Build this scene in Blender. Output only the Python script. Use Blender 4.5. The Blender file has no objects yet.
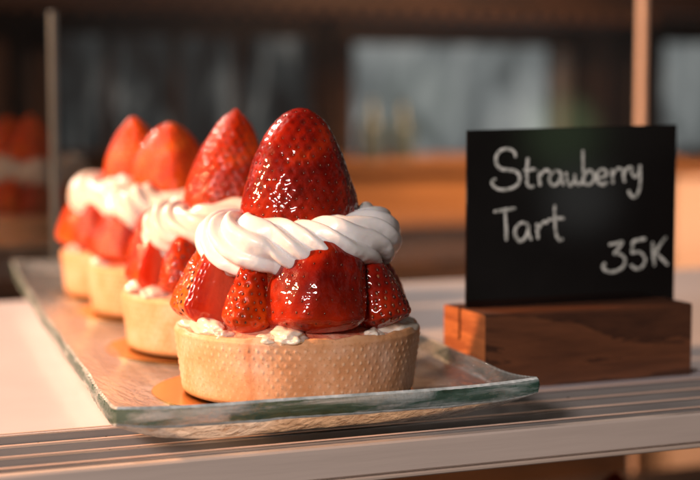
import bpy, math, random
import numpy as np
from mathutils import Vector, Matrix

R = math.radians
PI = math.pi
scn = bpy.context.scene
col = scn.collection
CAM = Vector((-0.1755, -0.4685, 0.0922))
YAW = R(22.5)
FRONT = R(-112.5)          # direction from the first tart towards the viewer

# ------------------------------------------------------------------ helpers
def tag(o, label=None, cat=None, group=None, kind=None):
    if label: o['label'] = label
    if cat: o['category'] = cat
    if group: o['group'] = group
    if kind: o['kind'] = kind
    return o

def empty(name, loc=(0, 0, 0), rz=0.0):
    o = bpy.data.objects.new(name, None)
    o.empty_display_size = 0.01
    o.location = loc
    o.rotation_euler = (0, 0, rz)
    col.objects.link(o)
    return o

def link(name, me, parent=None, loc=None, rot=None):
    o = bpy.data.objects.new(name, me)
    col.objects.link(o)
    if parent: o.parent = parent
    if loc is not None: o.location = loc
    if rot is not None: o.rotation_euler = rot
    return o

class MB:
    """collects vertices and faces of one mesh"""
    def __init__(s):
        s.v = []; s.f = []; s.m = []
    def add(s, V, F, mi=0):
        b = len(s.v)
        s.v.extend([tuple(map(float, p)) for p in V])
        s.f.extend([tuple(i + b for i in f) for f in F])
        s.m.extend([mi] * len(F))
    def box(s, x0, x1, y0, y1, z0, z1, mi=0, bev=0.0):
        b = bev
        if b <= 0:
            V = [(x, y, z) for z in (z0, z1) for y in (y0, y1) for x in (x0, x1)]
            s.add(V, [(0, 2, 3, 1), (4, 5, 7, 6), (0, 1, 5, 4), (2, 6, 7, 3), (0, 4, 6, 2), (1, 3, 7, 5)], mi)
            return
        # rounded box: every corner becomes three vertices
        V = []; idx = {}
        X = (x0, x1); Y = (y0, y1); Z = (z0, z1)
        for i in (0, 1):
            for j in (0, 1):
                for k in (0, 1):
                    sx = b if i == 0 else -b; sy = b if j == 0 else -b; sz = b if k == 0 else -b
                    idx[i, j, k, 'x'] = len(V); V.append((X[i], Y[j] + sy, Z[k] + sz))
                    idx[i, j, k, 'y'] = len(V); V.append((X[i] + sx, Y[j], Z[k] + sz))
                    idx[i, j, k, 'z'] = len(V); V.append((X[i] + sx, Y[j] + sy, Z[k]))
        F = []
        def g(*a): F.append(tuple(idx[q] for q in a))
        for i in (0, 1): g((i,0,0,'x'), (i,1,0,'x'), (i,1,1,'x'), (i,0,1,'x'))
        for j in (0, 1): g((0,j,0,'y'), (1,j,0,'y'), (1,j,1,'y'), (0,j,1,'y'))
        for k in (0, 1): g((0,0,k,'z'), (1,0,k,'z'), (1,1,k,'z'), (0,1,k,'z'))
        for i in (0, 1):
            for j in (0, 1): g((i,j,0,'x'), (i,j,1,'x'), (i,j,1,'y'), (i,j,0,'y'))
            for k in (0, 1): g((i,0,k,'x'), (i,1,k,'x'), (i,1,k,'z'), (i,0,k,'z'))
        for j in (0, 1):
            for k in (0, 1): g((0,j,k,'y'), (1,j,k,'y'), (1,j,k,'z'), (0,j,k,'z'))
        for i in (0, 1):
            for j in (0, 1):
                for k in (0, 1): g((i,j,k,'x'), (i,j,k,'y'), (i,j,k,'z'))
        s.add(V, F, mi)
    def grid(s, P, closed_u=False, closed_v=False, mi=0):
        """P: array (nu, nv, 3)"""
        nu, nv = P.shape[:2]
        F = []
        for i in range(nu if closed_u else nu - 1):
            i2 = (i + 1) % nu
            for j in range(nv if closed_v else nv - 1):
                j2 = (j + 1) % nv
                F.append((i * nv + j, i2 * nv + j, i2 * nv + j2, i * nv + j2))
        s.add(P.reshape(-1, 3), F, mi)
    def lathe(s, prof, n=64, mi=0, cx=0, cy=0):
        a = np.linspace(0, 2 * PI, n, endpoint=False)
        P = np.zeros((n, len(prof), 3))
        for j, (r, z) in enumerate(prof):
            P[:, j, 0] = cx + r * np.cos(a); P[:, j, 1] = cy + r * np.sin(a); P[:, j, 2] = z
        s.grid(P, closed_u=True, mi=mi)
    def build(s, name, mats, parent=None, smooth=True, fix=True, loc=None, rot=None, sharp=None):
        me = bpy.data.meshes.new(name)
        me.from_pydata(s.v, [], s.f)
        if not isinstance(mats, (list, tuple)): mats = [mats]
        for m in mats: me.materials.append(m)
        me.polygons.foreach_set('material_index', s.m)
        me.polygons.foreach_set('use_smooth', [smooth] * len(s.f))
        me.validate()
        if fix:
            import bmesh
            bm = bmesh.new(); bm.from_mesh(me)
            bmesh.ops.recalc_face_normals(bm, faces=bm.faces)
            bm.to_mesh(me); bm.free()
        if smooth and sharp: me.set_sharp_from_angle(angle=R(sharp))
        me.update()
        return link(name, me, parent, loc, rot)

def vnoise(P, scale, seed=0, octs=3):
    """smooth value noise of points (N,3) in about -1..1"""
    out = np.zeros(len(P)); amp = 1.0; tot = 0
    for o in range(octs):
        Q = P * scale * (2 ** o) + seed * 17.31 + o * 5.7
        I = np.floor(Q).astype(np.int64); f = Q - I; f = f * f * (3 - 2 * f)
        def h(i, j, k):
            n = (I[:, 0] + i) * 374761393 + (I[:, 1] + j) * 668265263 + (I[:, 2] + k) * 2147483647 + seed * 1013
            n = (n ^ (n >> 13)) * 1274126177
            n = (n ^ (n >> 16)) & 0xffff
            return n / 32767.5 - 1
        r = 0
        for i in (0, 1):
            wx = f[:, 0] if i else 1 - f[:, 0]
            for j in (0, 1):
                wy = f[:, 1] if j else 1 - f[:, 1]
                for k in (0, 1):
                    wz = f[:, 2] if k else 1 - f[:, 2]
                    r = r + wx * wy * wz * h(i, j, k)
        out += r * amp; tot += amp; amp *= 0.5
    return out / tot

# ------------------------------------------------------------------ materials
class NT:
    def __init__(s, name):
        s.m = bpy.data.materials.new(name); s.m.use_nodes = True
        s.t = s.m.node_tree; s.t.nodes.clear()
        s.out = s.n('ShaderNodeOutputMaterial')
    def n(s, typ, **kw):
        d = s.t.nodes.new(typ)
        for k, v in kw.items():
            if k in d.inputs:
                if isinstance(v, bpy.types.NodeSocket): s.t.links.new(v, d.inputs[k])
                else: d.inputs[k].default_value = v
            else: setattr(d, k, v)
        return d
    def set(s, d, key, v):
        if isinstance(v, bpy.types.NodeSocket): s.t.links.new(v, d.inputs[key])
        else: d.inputs[key].default_value = v
    def bsdf(s, color, rough=0.5, **kw):
        b = s.n('ShaderNodeBsdfPrincipled')
        s.set(b, 'Base Color', color); s.set(b, 'Roughness', rough)
        for k, v in kw.items(): s.set(b, k.replace('_', ' '), v)
        s.t.links.new(b.outputs[0], s.out.inputs['Surface'])
        return b
    def co(s):
        return s.n('ShaderNodeTexCoord').outputs['Object']
    def map(s, vec, scale=(1, 1, 1), rot=(0, 0, 0)):
        d = s.n('ShaderNodeMapping'); s.set(d, 'Vector', vec)
        d.inputs['Scale'].default_value = scale; d.inputs['Rotation'].default_value = rot
        return d.outputs[0]
    def noise(s, vec, scale, detail=3, rough=0.5, dist=0.0):
        d = s.n('ShaderNodeTexNoise'); s.set(d, 'Vector', vec)
        d.inputs['Scale'].default_value = scale; d.inputs['Detail'].default_value = detail
        d.inputs['Roughness'].default_value = rough; d.inputs['Distortion'].default_value = dist
        return d.outputs['Fac']
    def ramp(s, fac, stops):
        d = s.n('ShaderNodeValToRGB'); s.set(d, 'Fac', fac)
        e = d.color_ramp.elements
        e[0].position, e[0].color = stops[0][0], c4(stops[0][1])
        e[1].position, e[1].color = stops[-1][0], c4(stops[-1][1])
        for p, c in stops[1:-1]:
            q = e.new(p); q.color = c4(c)
        return d.outputs['Color']
    def mix(s, fac, a, b):
        d = s.n('ShaderNodeMix', data_type='RGBA')
        s.set(d, 0, fac); s.set(d, 6, a if isinstance(a, bpy.types.NodeSocket) else c4(a))
        s.set(d, 7, b if isinstance(b, bpy.types.NodeSocket) else c4(b))
        return d.outputs[2]
    def math(s, op, a, b=0.0, c=None):
        d = s.n('ShaderNodeMath', operation=op); s.set(d, 0, a); s.set(d, 1, b)
        if c is not None: s.set(d, 2, c)
        return d.outputs[0]
    def attr(s, name):
        return s.n('ShaderNodeAttribute', attribute_name=name).outputs['Fac']
    def bump(s, h, dist, strength=1.0, nrm=None):
        d = s.n('ShaderNodeBump'); s.set(d, 'Height', h)
        d.inputs['Distance'].default_value = dist; d.inputs['Strength'].default_value = strength
        if nrm is not None: s.set(d, 'Normal', nrm)
        return d.outputs[0]

def c4(c):
    if isinstance(c, (int, float)): c = (c, c, c)
    return (c[0], c[1], c[2], 1.0)

def m_strawberry(name, dark, mid, bright, glaze=0.00035, coat=1.0, sfreq=170):
    k = NT(name); co = k.co()
    n1 = k.noise(co, 90, 3); n2 = k.noise(co, 420, 2)
    c = k.ramp(n1, [(0.3, dark), (0.5, mid), (0.72, bright)])
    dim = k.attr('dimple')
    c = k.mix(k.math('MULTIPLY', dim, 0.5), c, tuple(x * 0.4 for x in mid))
    tip = k.attr('crown')
    c = k.mix(k.math('MULTIPLY', tip, 0.55), c, bright)
    soft = k.noise(co, sfreq, 2, 0.4, 1.6)
    fine = k.noise(co, 900, 2, 0.5)
    nb = k.bump(fine, glaze * 0.5, 0.7)
    nc = k.bump(soft, glaze * 3.2, 0.8, k.bump(k.noise(co, 420, 1, 0.4, 1.0), glaze * 0.55, 0.6))
    b = k.bsdf(c, 0.42, Normal=nb)
    b.inputs['Specular IOR Level'].default_value = 0.05
    b.inputs['Coat Weight'].default_value = coat
    b.inputs['Coat Roughness'].default_value = 0.03
    b.inputs['Coat IOR'].default_value = 1.42
    k.t.links.new(nc, b.inputs['Coat Normal'])
    b.inputs['Subsurface Weight'].default_value = 0.22
    b.inputs['Subsurface Radius'].default_value = (1.0, 0.10, 0.03)
    b.inputs['Subsurface Scale'].default_value = 0.006
    return k.m

def m_cut_face():
    k = NT('cut strawberry flesh'); co = k.co()
    st = k.noise(k.map(co, (1, 1, 0.25)), 520, 3)
    heart = k.attr('heart')
    c = k.ramp(st, [(0.3, (0.58, 0.022, 0.004)), (0.7, (0.72, 0.050, 0.010))])
    c = k.mix(k.math('MULTIPLY', heart, 0.35), c, (0.85, 0.26, 0.14))
    h = k.noise(co, 260, 2)
    nrm = k.bump(h, 0.0005, 0.8)
    b = k.bsdf(c, 0.25, Normal=nrm)
    b.inputs['Coat Weight'].default_value = 1.0; b.inputs['Coat Roughness'].default_value = 0.05
    b.inputs['Subsurface Weight'].default_value = 0.4
    b.inputs['Subsurface Radius'].default_value = (1.0, 0.2, 0.1)
    b.inputs['Subsurface Scale'].default_value = 0.005
    return k.m

def m_seed():
    k = NT('strawberry seed'); n = k.noise(k.co(), 600, 1)
    c = k.ramp(n, [(0.35, (0.05, 0.006, 0.003)), (0.6, (0.16, 0.035, 0.012)), (0.78, (0.45, 0.17, 0.05))])
    b = k.bsdf(c, 0.25); b.inputs['Coat Weight'].default_value = 0.8; b.inputs['Coat Roughness'].default_value = 0.05
    return k.m

def m_crust():
    k = NT('baked shortcrust'); co = k.co()
    n1 = k.noise(co, 55, 4, 0.6); n2 = k.noise(co, 900, 3, 0.6); n3 = k.noise(co, 260, 3)
    c = k.ramp(n1, [(0.3, (0.62, 0.27, 0.11)), (0.5, (0.77, 0.41, 0.22)), (0.68, (0.84, 0.53, 0.37))])
    c = k.mix(k.math('MULTIPLY', k.attr('dot'), 0.85), c, (0.90, 0.72, 0.54))
    c = k.mix(k.math('MULTIPLY', k.attr('toast'), 0.85), c, (0.60, 0.27, 0.075))
    c = k.mix(k.ramp(n2, [(0.56, 0.0), (0.70, 0.55)]), c, (0.46, 0.21, 0.08))
    c = k.mix(k.ramp(k.noise(co, 150, 4, 0.65), [(0.5, 0.0), (0.7, 0.4)]), c, (0.62, 0.27, 0.10))
    c = k.mix(k.math('MULTIPLY', k.attr('drip'), 0.65), c, (0.50, 0.16, 0.05))
    nrm = k.bump(n3, 0.0002, 0.6, k.bump(n2, 0.00012, 0.7))
    b = k.bsdf(c, 0.55, Normal=nrm)
    b.inputs['Subsurface Weight'].default_value = 0.15
    b.inputs['Subsurface Radius'].default_value = (1, 0.5, 0.25); b.inputs['Subsurface Scale'].default_value = 0.002
    return k.m

def m_cream(name, colr, rough=0.38, coat=0.25):
    k = NT(name); co = k.co()
    n = k.noise(co, 120, 3)
    c = k.ramp(n, [(0.3, tuple(x * 0.95 for x in colr)), (0.7, colr)])
    nrm = k.bump(k.noise(co, 700, 2), 0.00012, 0.6)
    b = k.bsdf(c, rough, Normal=nrm)
    b.inputs['Coat Weight'].default_value = coat; b.inputs['Coat Roughness'].default_value = 0.25
    b.inputs['Subsurface Weight'].default_value = 0.45
    b.inputs['Subsurface Radius'].default_value = (1, 0.75, 0.55); b.inputs['Subsurface Scale'].default_value = 0.0025
    return k.m

def m_filling():
    k = NT('pink stained custard'); co = k.co()
    n = k.noise(co, 110, 4, 0.6, 0.6)
    c = k.ramp(n, [(0.32, (0.70, 0.16, 0.09)), (0.48, (0.80, 0.36, 0.24)), (0.64, (0.86, 0.56, 0.42))])
    nrm = k.bump(k.noise(co, 380, 4, 0.6), 0.0010, 0.8)
    b = k.bsdf(c, 0.32, Normal=nrm)
    b.inputs['Coat Weight'].default_value = 0.5; b.inputs['Coat Roughness'].default_value = 0.12
    b.inputs['Subsurface Weight'].default_value = 0.3
    b.inputs['Subsurface Radius'].default_value = (1, 0.5, 0.3); b.inputs['Subsurface Scale'].default_value = 0.003
    return k.m

def m_simple(name, colr, rough=0.5, metal=0.0, nscale=40, var=0.15, bumpd=0.0, bscale=300, coat=0.0, stretch=(1, 1, 1)):
    k = NT(name); co = k.map(k.co(), stretch)
    n = k.noise(co, nscale, 4, 0.6)
    c = k.ramp(n, [(0.3, tuple(x * (1 - var) for x in colr)), (0.7, tuple(min(1, x * (1 + var)) for x in colr))])
    kw = {}
    if bumpd > 0: kw['Normal'] = k.bump(k.noise(co, bscale, 3), bumpd, 1.0)
    b = k.bsdf(c, rough, **kw)
    b.inputs['Metallic'].default_value = metal
    b.inputs['Coat Weight'].default_value = coat
    return k.m

def m_wood(name, dark, light, axis='x', scale=30, rough=0.45, ring=8.0):
    k = NT(name); co = k.co()
    st = {'x': (0.12, 1, 1), 'y': (1, 0.12, 1), 'z': (1, 1, 0.12)}[axis]
    v = k.map(co, st)
    n = k.noise(v, scale, 5, 0.6, 1.2)
    w = k.math('FRACT', k.math('MULTIPLY', n, ring))
    fine = k.noise(v, scale * 14, 3, 0.7)
    fac = k.math('ADD', k.math('MULTIPLY', w, 0.5), k.math('MULTIPLY', fine, 0.5))
    c = k.ramp(fac, [(0.2, dark), (0.85, light)])
    nrm = k.bump(fine, 0.0003, 0.5)
    b = k.bsdf(c, rough, Normal=nrm)
    return k.m

def m_glass_tray(name, kind):
    """cast glass: see-through with a milky rippled skin; the cut edge is dense bottle green"""
    k = NT(name); co = k.co()
    n1 = k.noise(k.map(co, (1, 0.45, 1), (0, 0, 0.25)), 260, 3, 0.6, 0.6)
    n2 = k.noise(co, 520, 2, 0.5)
    n0 = k.noise(co, 34, 2, 0.5)
    if kind == 'edge':
        k3 = k.noise(k.map(co, (0.22, 0.22, 1.6)), 150, 4, 0.6, 0.6)
        c = k.ramp(k3, [(0.34, (0.020, 0.060, 0.040)), (0.46, (0.06, 0.14, 0.11)), (0.54, (0.22, 0.30, 0.29)), (0.66, (0.60, 0.66, 0.65))])
        nrm = k.bump(k.noise(co, 300, 3, 0.6), 0.0006, 0.9)
        b = k.n('ShaderNodeBsdfPrincipled'); k.set(b, 'Base Color', c); k.set(b, 'Roughness', 0.07); k.set(b, 'Normal', nrm)
        b.inputs['Transmission Weight'].default_value = 0.35; b.inputs['Specular IOR Level'].default_value = 0.7
        tr = k.n('ShaderNodeBsdfTransparent'); tr.inputs['Color'].default_value = (0.45, 0.66, 0.60, 1)
        mx = k.n('ShaderNodeMixShader'); mx.inputs[0].default_value = 0.10
        k.t.links.new(b.outputs[0], mx.inputs[1]); k.t.links.new(tr.outputs[0], mx.inputs[2])
        k.t.links.new(mx.outputs[0], k.out.inputs['Surface'])
        return k.m
    low = kind == 'under'
    nrm = k.bump(n1, 0.0014 if low else 0.0009, 1.0, k.bump(n2, 0.0003 if low else 0.0001, 0.9))
    tr = k.n('ShaderNodeBsdfTransparent'); tr.inputs['Color'].default_value = (0.95, 0.97, 0.96, 1)
    cd = k.ramp(n1, [(0.34, (0.92, 0.72, 0.56)), (0.44, (0.95, 0.92, 0.90)), (0.60, (0.98, 0.98, 0.98))] if low else [(0.36, (0.90, 0.88, 0.88)), (0.64, (0.95, 0.95, 0.95))])  # underside ramp paints peach glints and refracted brightness into the colour
    bf = k.n('ShaderNodeNewGeometry').outputs['Backfacing']
    cd = k.mix(bf, cd, (0.90, 0.90, 0.90))
    df = k.n('ShaderNodeBsdfDiffuse'); k.set(df, 'Color', cd); k.set(df, 'Normal', nrm)
    tl = k.n('ShaderNodeBsdfTranslucent'); k.set(tl, 'Color', cd)
    m1 = k.n('ShaderNodeMixShader'); m1.inputs[0].default_value = 0.80 if low else 0.40
    k.t.links.new(df.outputs[0], m1.inputs[1]); k.t.links.new(tl.outputs[0], m1.inputs[2])
    m2 = k.n('ShaderNodeMixShader')
    milk = k.ramp(n1, [(0.34, 0.42 if low else 0.22), (0.66, 0.85 if low else 0.32)])
    k.t.links.new(k.mix(bf, milk, 0.30), m2.inputs[0])
    k.t.links.new(tr.outputs[0], m2.inputs[1]); k.t.links.new(m1.outputs[0], m2.inputs[2])
    gl = k.n('ShaderNodeBsdfGlossy'); gl.inputs['Roughness'].default_value = 0.06; k.set(gl, 'Normal', nrm)
    fr = k.n('ShaderNodeFresnel'); fr.inputs['IOR'].default_value = 1.5; k.set(fr, 'Normal', nrm)
    m3 = k.n('ShaderNodeMixShader')
    geo = k.n('ShaderNodeNewGeometry')
    k.t.links.new(k.math('MULTIPLY', k.math('MULTIPLY', fr.outputs[0], 1.0), k.math('SUBTRACT', 1.0, geo.outputs['Backfacing'])), m3.inputs[0]); k.t.links.new(m2.outputs[0], m3.inputs[1]); k.t.links.new(gl.outputs[0], m3.inputs[2])
    k.t.links.new(m3.outputs[0], k.out.inputs['Surface'])
    return k.m

def m_pane():
    k = NT('clear pane glass')
    tr = k.n('ShaderNodeBsdfTransparent'); tr.inputs['Color'].default_value = (0.90, 0.93, 0.92, 1)
    gl = k.n('ShaderNodeBsdfGlossy'); gl.inputs['Roughness'].default_value = 0.0
    gl.inputs['Color'].default_value = (1, 1, 1, 1)
    fr = k.n('ShaderNodeFresnel'); fr.inputs['IOR'].default_value = 1.85
    mx = k.n('ShaderNodeMixShader')
    k.t.links.new(fr.outputs[0], mx.inputs[0]); k.t.links.new(tr.outputs[0], mx.inputs[1]); k.t.links.new(gl.outputs[0], mx.inputs[2])
    k.t.links.new(mx.outputs[0], k.out.inputs['Surface'])
    return k.m

def m_emit(name, build):
    k = NT(name)
    e = k.n('ShaderNodeEmission')
    c, s = build(k)
    k.set(e, 'Color', c if isinstance(c, bpy.types.NodeSocket) else c4(c)); k.set(e, 'Strength', s)
    k.t.links.new(e.outputs[0], k.out.inputs['Surface'])
    return k.m

M = {}
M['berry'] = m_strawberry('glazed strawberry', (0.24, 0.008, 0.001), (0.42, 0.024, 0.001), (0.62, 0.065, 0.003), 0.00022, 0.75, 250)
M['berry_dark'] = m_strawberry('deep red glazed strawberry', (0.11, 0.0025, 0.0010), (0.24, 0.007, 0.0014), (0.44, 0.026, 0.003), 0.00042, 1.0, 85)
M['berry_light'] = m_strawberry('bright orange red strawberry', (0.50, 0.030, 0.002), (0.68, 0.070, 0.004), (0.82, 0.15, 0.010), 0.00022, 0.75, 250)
M['cut'] = m_cut_face()
M['seed'] = m_seed()
M['crust'] = m_crust()
M['cream'] = m_cream('whipped cream', (0.90, 0.88, 0.87))
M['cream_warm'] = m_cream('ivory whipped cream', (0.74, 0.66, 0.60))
M['dollop'] = m_cream('custard cream', (0.88, 0.78, 0.66), 0.3, 0.6)
M['filling'] = m_filling()
M['gold'] = m_simple('gold foil card', (0.90, 0.46, 0.12), 0.20, 1.0, 60, 0.06, 0.00005, 500)
M['shelf'] = m_simple('white laminate', (0.85, 0.82, 0.87), 0.22, 0, 25, 0.03, coat=0.3)
M['alu'] = m_simple('satin aluminium rail', (0.34, 0.32, 0.31), 0.33, 0.35, 90, 0.22, 0.00006, 900, stretch=(0.1, 1, 1))
M['alu_face'] = m_simple('painted beige rail face', (0.64, 0.54, 0.48), 0.38, 0.0, 60, 0.13, 0.00008, 700, stretch=(0.08, 1, 1))
M['ridge'] = m_simple('painted ridge highlight', (0.85, 0.60, 0.48), 0.4, 0, 80, 0.2, stretch=(0.1, 1, 1))
M['crumbs_slot_shade'] = m_simple('dark crumbs and painted slot shade', (0.06, 0.035, 0.02), 0.8)
M['tray_top'] = m_glass_tray('thick clear glass', 'top')
M['tray_bot'] = m_glass_tray('rippled cast glass', 'under')
M['tray_edge'] = m_glass_tray('cut green glass edge', 'edge')
M['pane'] = m_pane()
M['arris'] = m_simple('ground glass arris', (0.66, 0.76, 0.74), 0.2, 0, 160, 0.45, 0.0002, 500, coat=1.0)
M['block'] = m_wood('oiled acacia wood', (0.045, 0.016, 0.008), (0.17, 0.060, 0.025), 'x', 45, 0.5, 4)
M['block_end'] = m_wood('end grain with painted warm glow', (0.24, 0.065, 0.018), (0.50, 0.17, 0.05), 'y', 90, 0.45, 4)  # end grain pushed to orange; the warm side glow is put into its colour
M['board'] = m_simple('black acrylic', (0.006, 0.005, 0.005), 0.07, 0, 60, 0.2)
M['wall'] = m_wood('dark stained panelling', (0.026, 0.013, 0.008), (0.15, 0.070, 0.034), 'z', 6, 0.5, 4)
M['wood_dark'] = m_wood('walnut', (0.03, 0.014, 0.008), (0.10, 0.045, 0.022), 'x', 8, 0.45, 4)
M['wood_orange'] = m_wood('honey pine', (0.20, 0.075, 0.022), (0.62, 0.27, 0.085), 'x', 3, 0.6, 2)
M['wood_brown'] = m_wood('brown oak', (0.05, 0.022, 0.011), (0.14, 0.06, 0.025), 'x', 8, 0.5, 3)
M['inside'] = m_simple('dark cabinet lining', (0.035, 0.022, 0.016), 0.5, 0, 8, 0.3)
M['metal_dark'] = m_simple('brown metal', (0.20, 0.12, 0.08), 0.4, 0.6, 20, 0.1)
M['post'] = m_simple('pale edge trim', (0.62, 0.50, 0.42), 0.35, 0.2, 20, 0.08)
M['steel'] = m_simple('brushed grey steel', (0.45, 0.45, 0.45), 0.35, 0.8, 20, 0.08)
M['edge_grey'] = m_simple('dull grey glass edge', (0.07, 0.08, 0.08), 0.5, 0, 20, 0.3)
M['post_tan'] = m_simple('tan corner trim', (0.75, 0.48, 0.33), 0.5, 0, 20, 0.08)
M['plaster'] = m_simple('peach plaster', (0.62, 0.42, 0.32), 0.7, 0, 12, 0.06)
M['ceramic'] = m_simple('pale glazed ceramic', (0.07, 0.10, 0.12), 0.25, 0, 20, 0.05)
M['ceramic_pale'] = m_simple('pale painted jamb', (0.50, 0.47, 0.44), 0.5, 0, 20, 0.1)
M['floor'] = m_simple('dark floor', (0.05, 0.032, 0.024), 0.4, 0, 4, 0.3)

# chalk pen ink
k = NT('white chalk pen'); n = k.noise(k.co(), 900, 3, 0.7)
k.bsdf(k.ramp(n, [(0.36, (0.10, 0.11, 0.10)), (0.48, (0.55, 0.58, 0.54)), (0.6, (0.82, 0.84, 0.80))]), 0.85); M['chalk'] = k.m

# ------------------------------------------------------------------ strawberries
def berry_profile(t, p, q, tm=0.17, base=0.62):
    r = np.zeros_like(t)
    a = t < tm
    r[a] = (1 - ((tm - t[a]) / tm) ** 2) ** base
    s = (t[~a] - tm) / (1 - tm)
    r[~a] = np.clip(1 - s ** p, 0, 1) ** q
    return r

def strawberry_mesh(name, H, Rr, seed, p=1.7, q=0.62, half=0.0, nu=130, nv=90, seeds=True, spacing=0.0034,
                    mat='berry', wobble=0.07, flat=0.12, dimple=0.00042, seed_raise=0.0, bend=0.0, seed_size=1.0, bend_dir=None, tm=0.17):
    """tip up along +z, base at z=0; half>0: the -x side is cut flat"""
    rs = np.random.RandomState(seed)
    u = np.linspace(0, 2 * PI, nu, endpoint=False)
    t = (1 - np.cos(np.linspace(0.0, PI, nv))) / 2
    ph = rs.rand(6) * 6.28
    if bend_dir is not None: ph[4] = bend_dir
    def surf(U, T):
        rr = Rr * berry_profile(T, p, q, tm)
        w = 1 + wobble * (0.6 * np.cos(2 * U + ph[0]) + 0.5 * np.cos(3 * U + ph[1] + T * 2) + 0.35 * np.cos(5 * U + ph[2] - T * 3))
        x = rr * w * np.cos(U); y = rr * w * np.sin(U); z = H * T + 0 * U
        z = z + 0.05 * H * np.cos(U + ph[3]) * T * (1 - T) * 2
        x = x + bend * H * T * T * math.cos(ph[4]); y = y + bend * H * T * T * math.sin(ph[4])
        return np.stack([x, y, z], -1)
    U, T = np.meshgrid(u, t, indexing='ij')
    P = surf(U, T)
    e = 1e-3
    du = surf(U + e, T) - surf(U - e, T)
    dt = surf(U, np.clip(T + e, 0, 1)) - surf(U, np.clip(T - e, 0, 1))
    N = np.cross(du, dt); L = np.linalg.norm(N, axis=-1, keepdims=True)
    N = np.where(L > 1e-14, N / np.maximum(L, 1e-14), np.array([0, 0, 1.0]))
    N[:, 0] = (0, 0, -1); N[:, -1] = (0, 0, 1)
    # seed places
    S = []
    tt = 0.10; row = 0
    arc = H * 1.08
    while tt < 0.985:
        rr = Rr * float(berry_profile(np.array([tt]), p, q, tm)[0])
        n = max(3, int(round(2 * PI * rr / spacing)))
        for i in range(n):
            a = 2 * PI * (i + 0.5 * (row % 2)) / n + rs.uniform(-.12, .12) * 6.28 / n
            S.append((a % (2 * PI), min(0.99, tt + rs.uniform(-.1, .1) * spacing / arc)))
        tt += spacing * 0.86 / arc * (1.0 if tt < 0.85 else 0.7); row += 1
    S = np.array(S); SP = surf(S[:, 0], S[:, 1])
    V = P.reshape(-1, 3); Nn = N.reshape(-1, 3)
    dmin = np.full(len(V), 9.0)
    for i in range(0, len(SP), 40):
        d = np.linalg.norm(V[:, None, :] - SP[None, i:i + 40, :], axis=-1).min(1)
        dmin = np.minimum(dmin, d)
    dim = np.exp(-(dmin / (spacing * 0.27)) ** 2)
    cut = V[:, 0] < 0
    amp = dimple
    disp = -amp * dim + 0.0005 * vnoise(V, 160, seed, 2)
    D = V + Nn * disp[:, None]
    heart = np.zeros(len(V))
    if half > 0:
        # heart of the cut face
        rx = np.abs(V[:, 1]) / Rr; hz = np.abs(V[:, 2] / H - 0.42) / 0.5
        heart = np.where(cut, np.clip(1 - (rx * 1.7) ** 2 - hz ** 2, 0, 1), 0)
        D[cut, 0] = V[cut, 0] * flat * (1 - half) - 0.0003 + 0.0004 * vnoise(V[cut], 120, seed + 5, 2)
        dim = np.where(cut, 0, dim)
    mb = MB()
    mb.grid(D.reshape(nu, nv, 3), closed_u=True)
    if half > 0:
        nvq = nv - 1
        cutg = cut.reshape(nu, nv)
        idx = 0
        for i in range(nu):
            i2 = (i + 1) % nu
            for j in range(nvq):
                if cutg[i, j] and cutg[i2, j] and cutg[i, j + 1] and cutg[i2, j + 1]: mb.m[idx] = 1
                idx += 1
    base_n = len(mb.v)
    if seeds:
        sa = np.array([[math.cos(a) * math.cos(b), math.sin(a) * math.cos(b), math.sin(b)] for b in (-1.57, -.5, .5, 1.57) for a in np.linspace(0, 2 * PI, 6, endpoint=False)])
        sf = [(r_ * 6 + i, r_ * 6 + (i + 1) % 6, (r_ + 1) * 6 + (i + 1) % 6, (r_ + 1) * 6 + i) for r_ in range(3) for i in range(6)]
        for (a, tq), pnt in zip(S, SP):
            if half > 0 and pnt[0] < 0.0004: continue
            A = np.array([a]); B = np.array([tq])
            d1 = (surf(A + e, B) - surf(A - e, B))[0]; d2 = (surf(A, np.minimum(B + e, 1)) - surf(A, B - e))[0]
            n_ = np.cross(d1, d2); n_ /= max(1e-12, np.linalg.norm(n_)); d2 /= max(1e-12, np.linalg.norm(d2)); d1 = np.cross(d2, n_)
            c_ = pnt + n_ * (-amp * 0.72 + seed_raise)
            sc = rs.uniform(.8, 1.15)
            Q = c_ + sc * seed_size * (sa[:, :1] * 0.00042 * d1 + sa[:, 2:] * 0.00078 * d2 + sa[:, 1:2] * 0.00034 * n_)
            mb.add(Q, sf, 2)
    me = bpy.data.meshes.new(name)
    me.from_pydata(mb.v, [], mb.f)
    for m in (M[mat], M['cut'], M['seed']): me.materials.append(m)
    me.polygons.foreach_set('material_index', mb.m)
    me.polygons.foreach_set('use_smooth', [True] * len(mb.f))
    tot = len(mb.v)
    def put(nm, arr):
        at = me.attributes.new(nm, 'FLOAT', 'POINT'); full = np.zeros(tot); full[:len(arr)] = arr; at.data.foreach_set('value', full)
    put('dimple', dim); put('heart', heart)
    put('crown', np.clip(1 - V[:, 2] / (H * 0.5), 0, 1))
    me.update()
    return me

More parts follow.
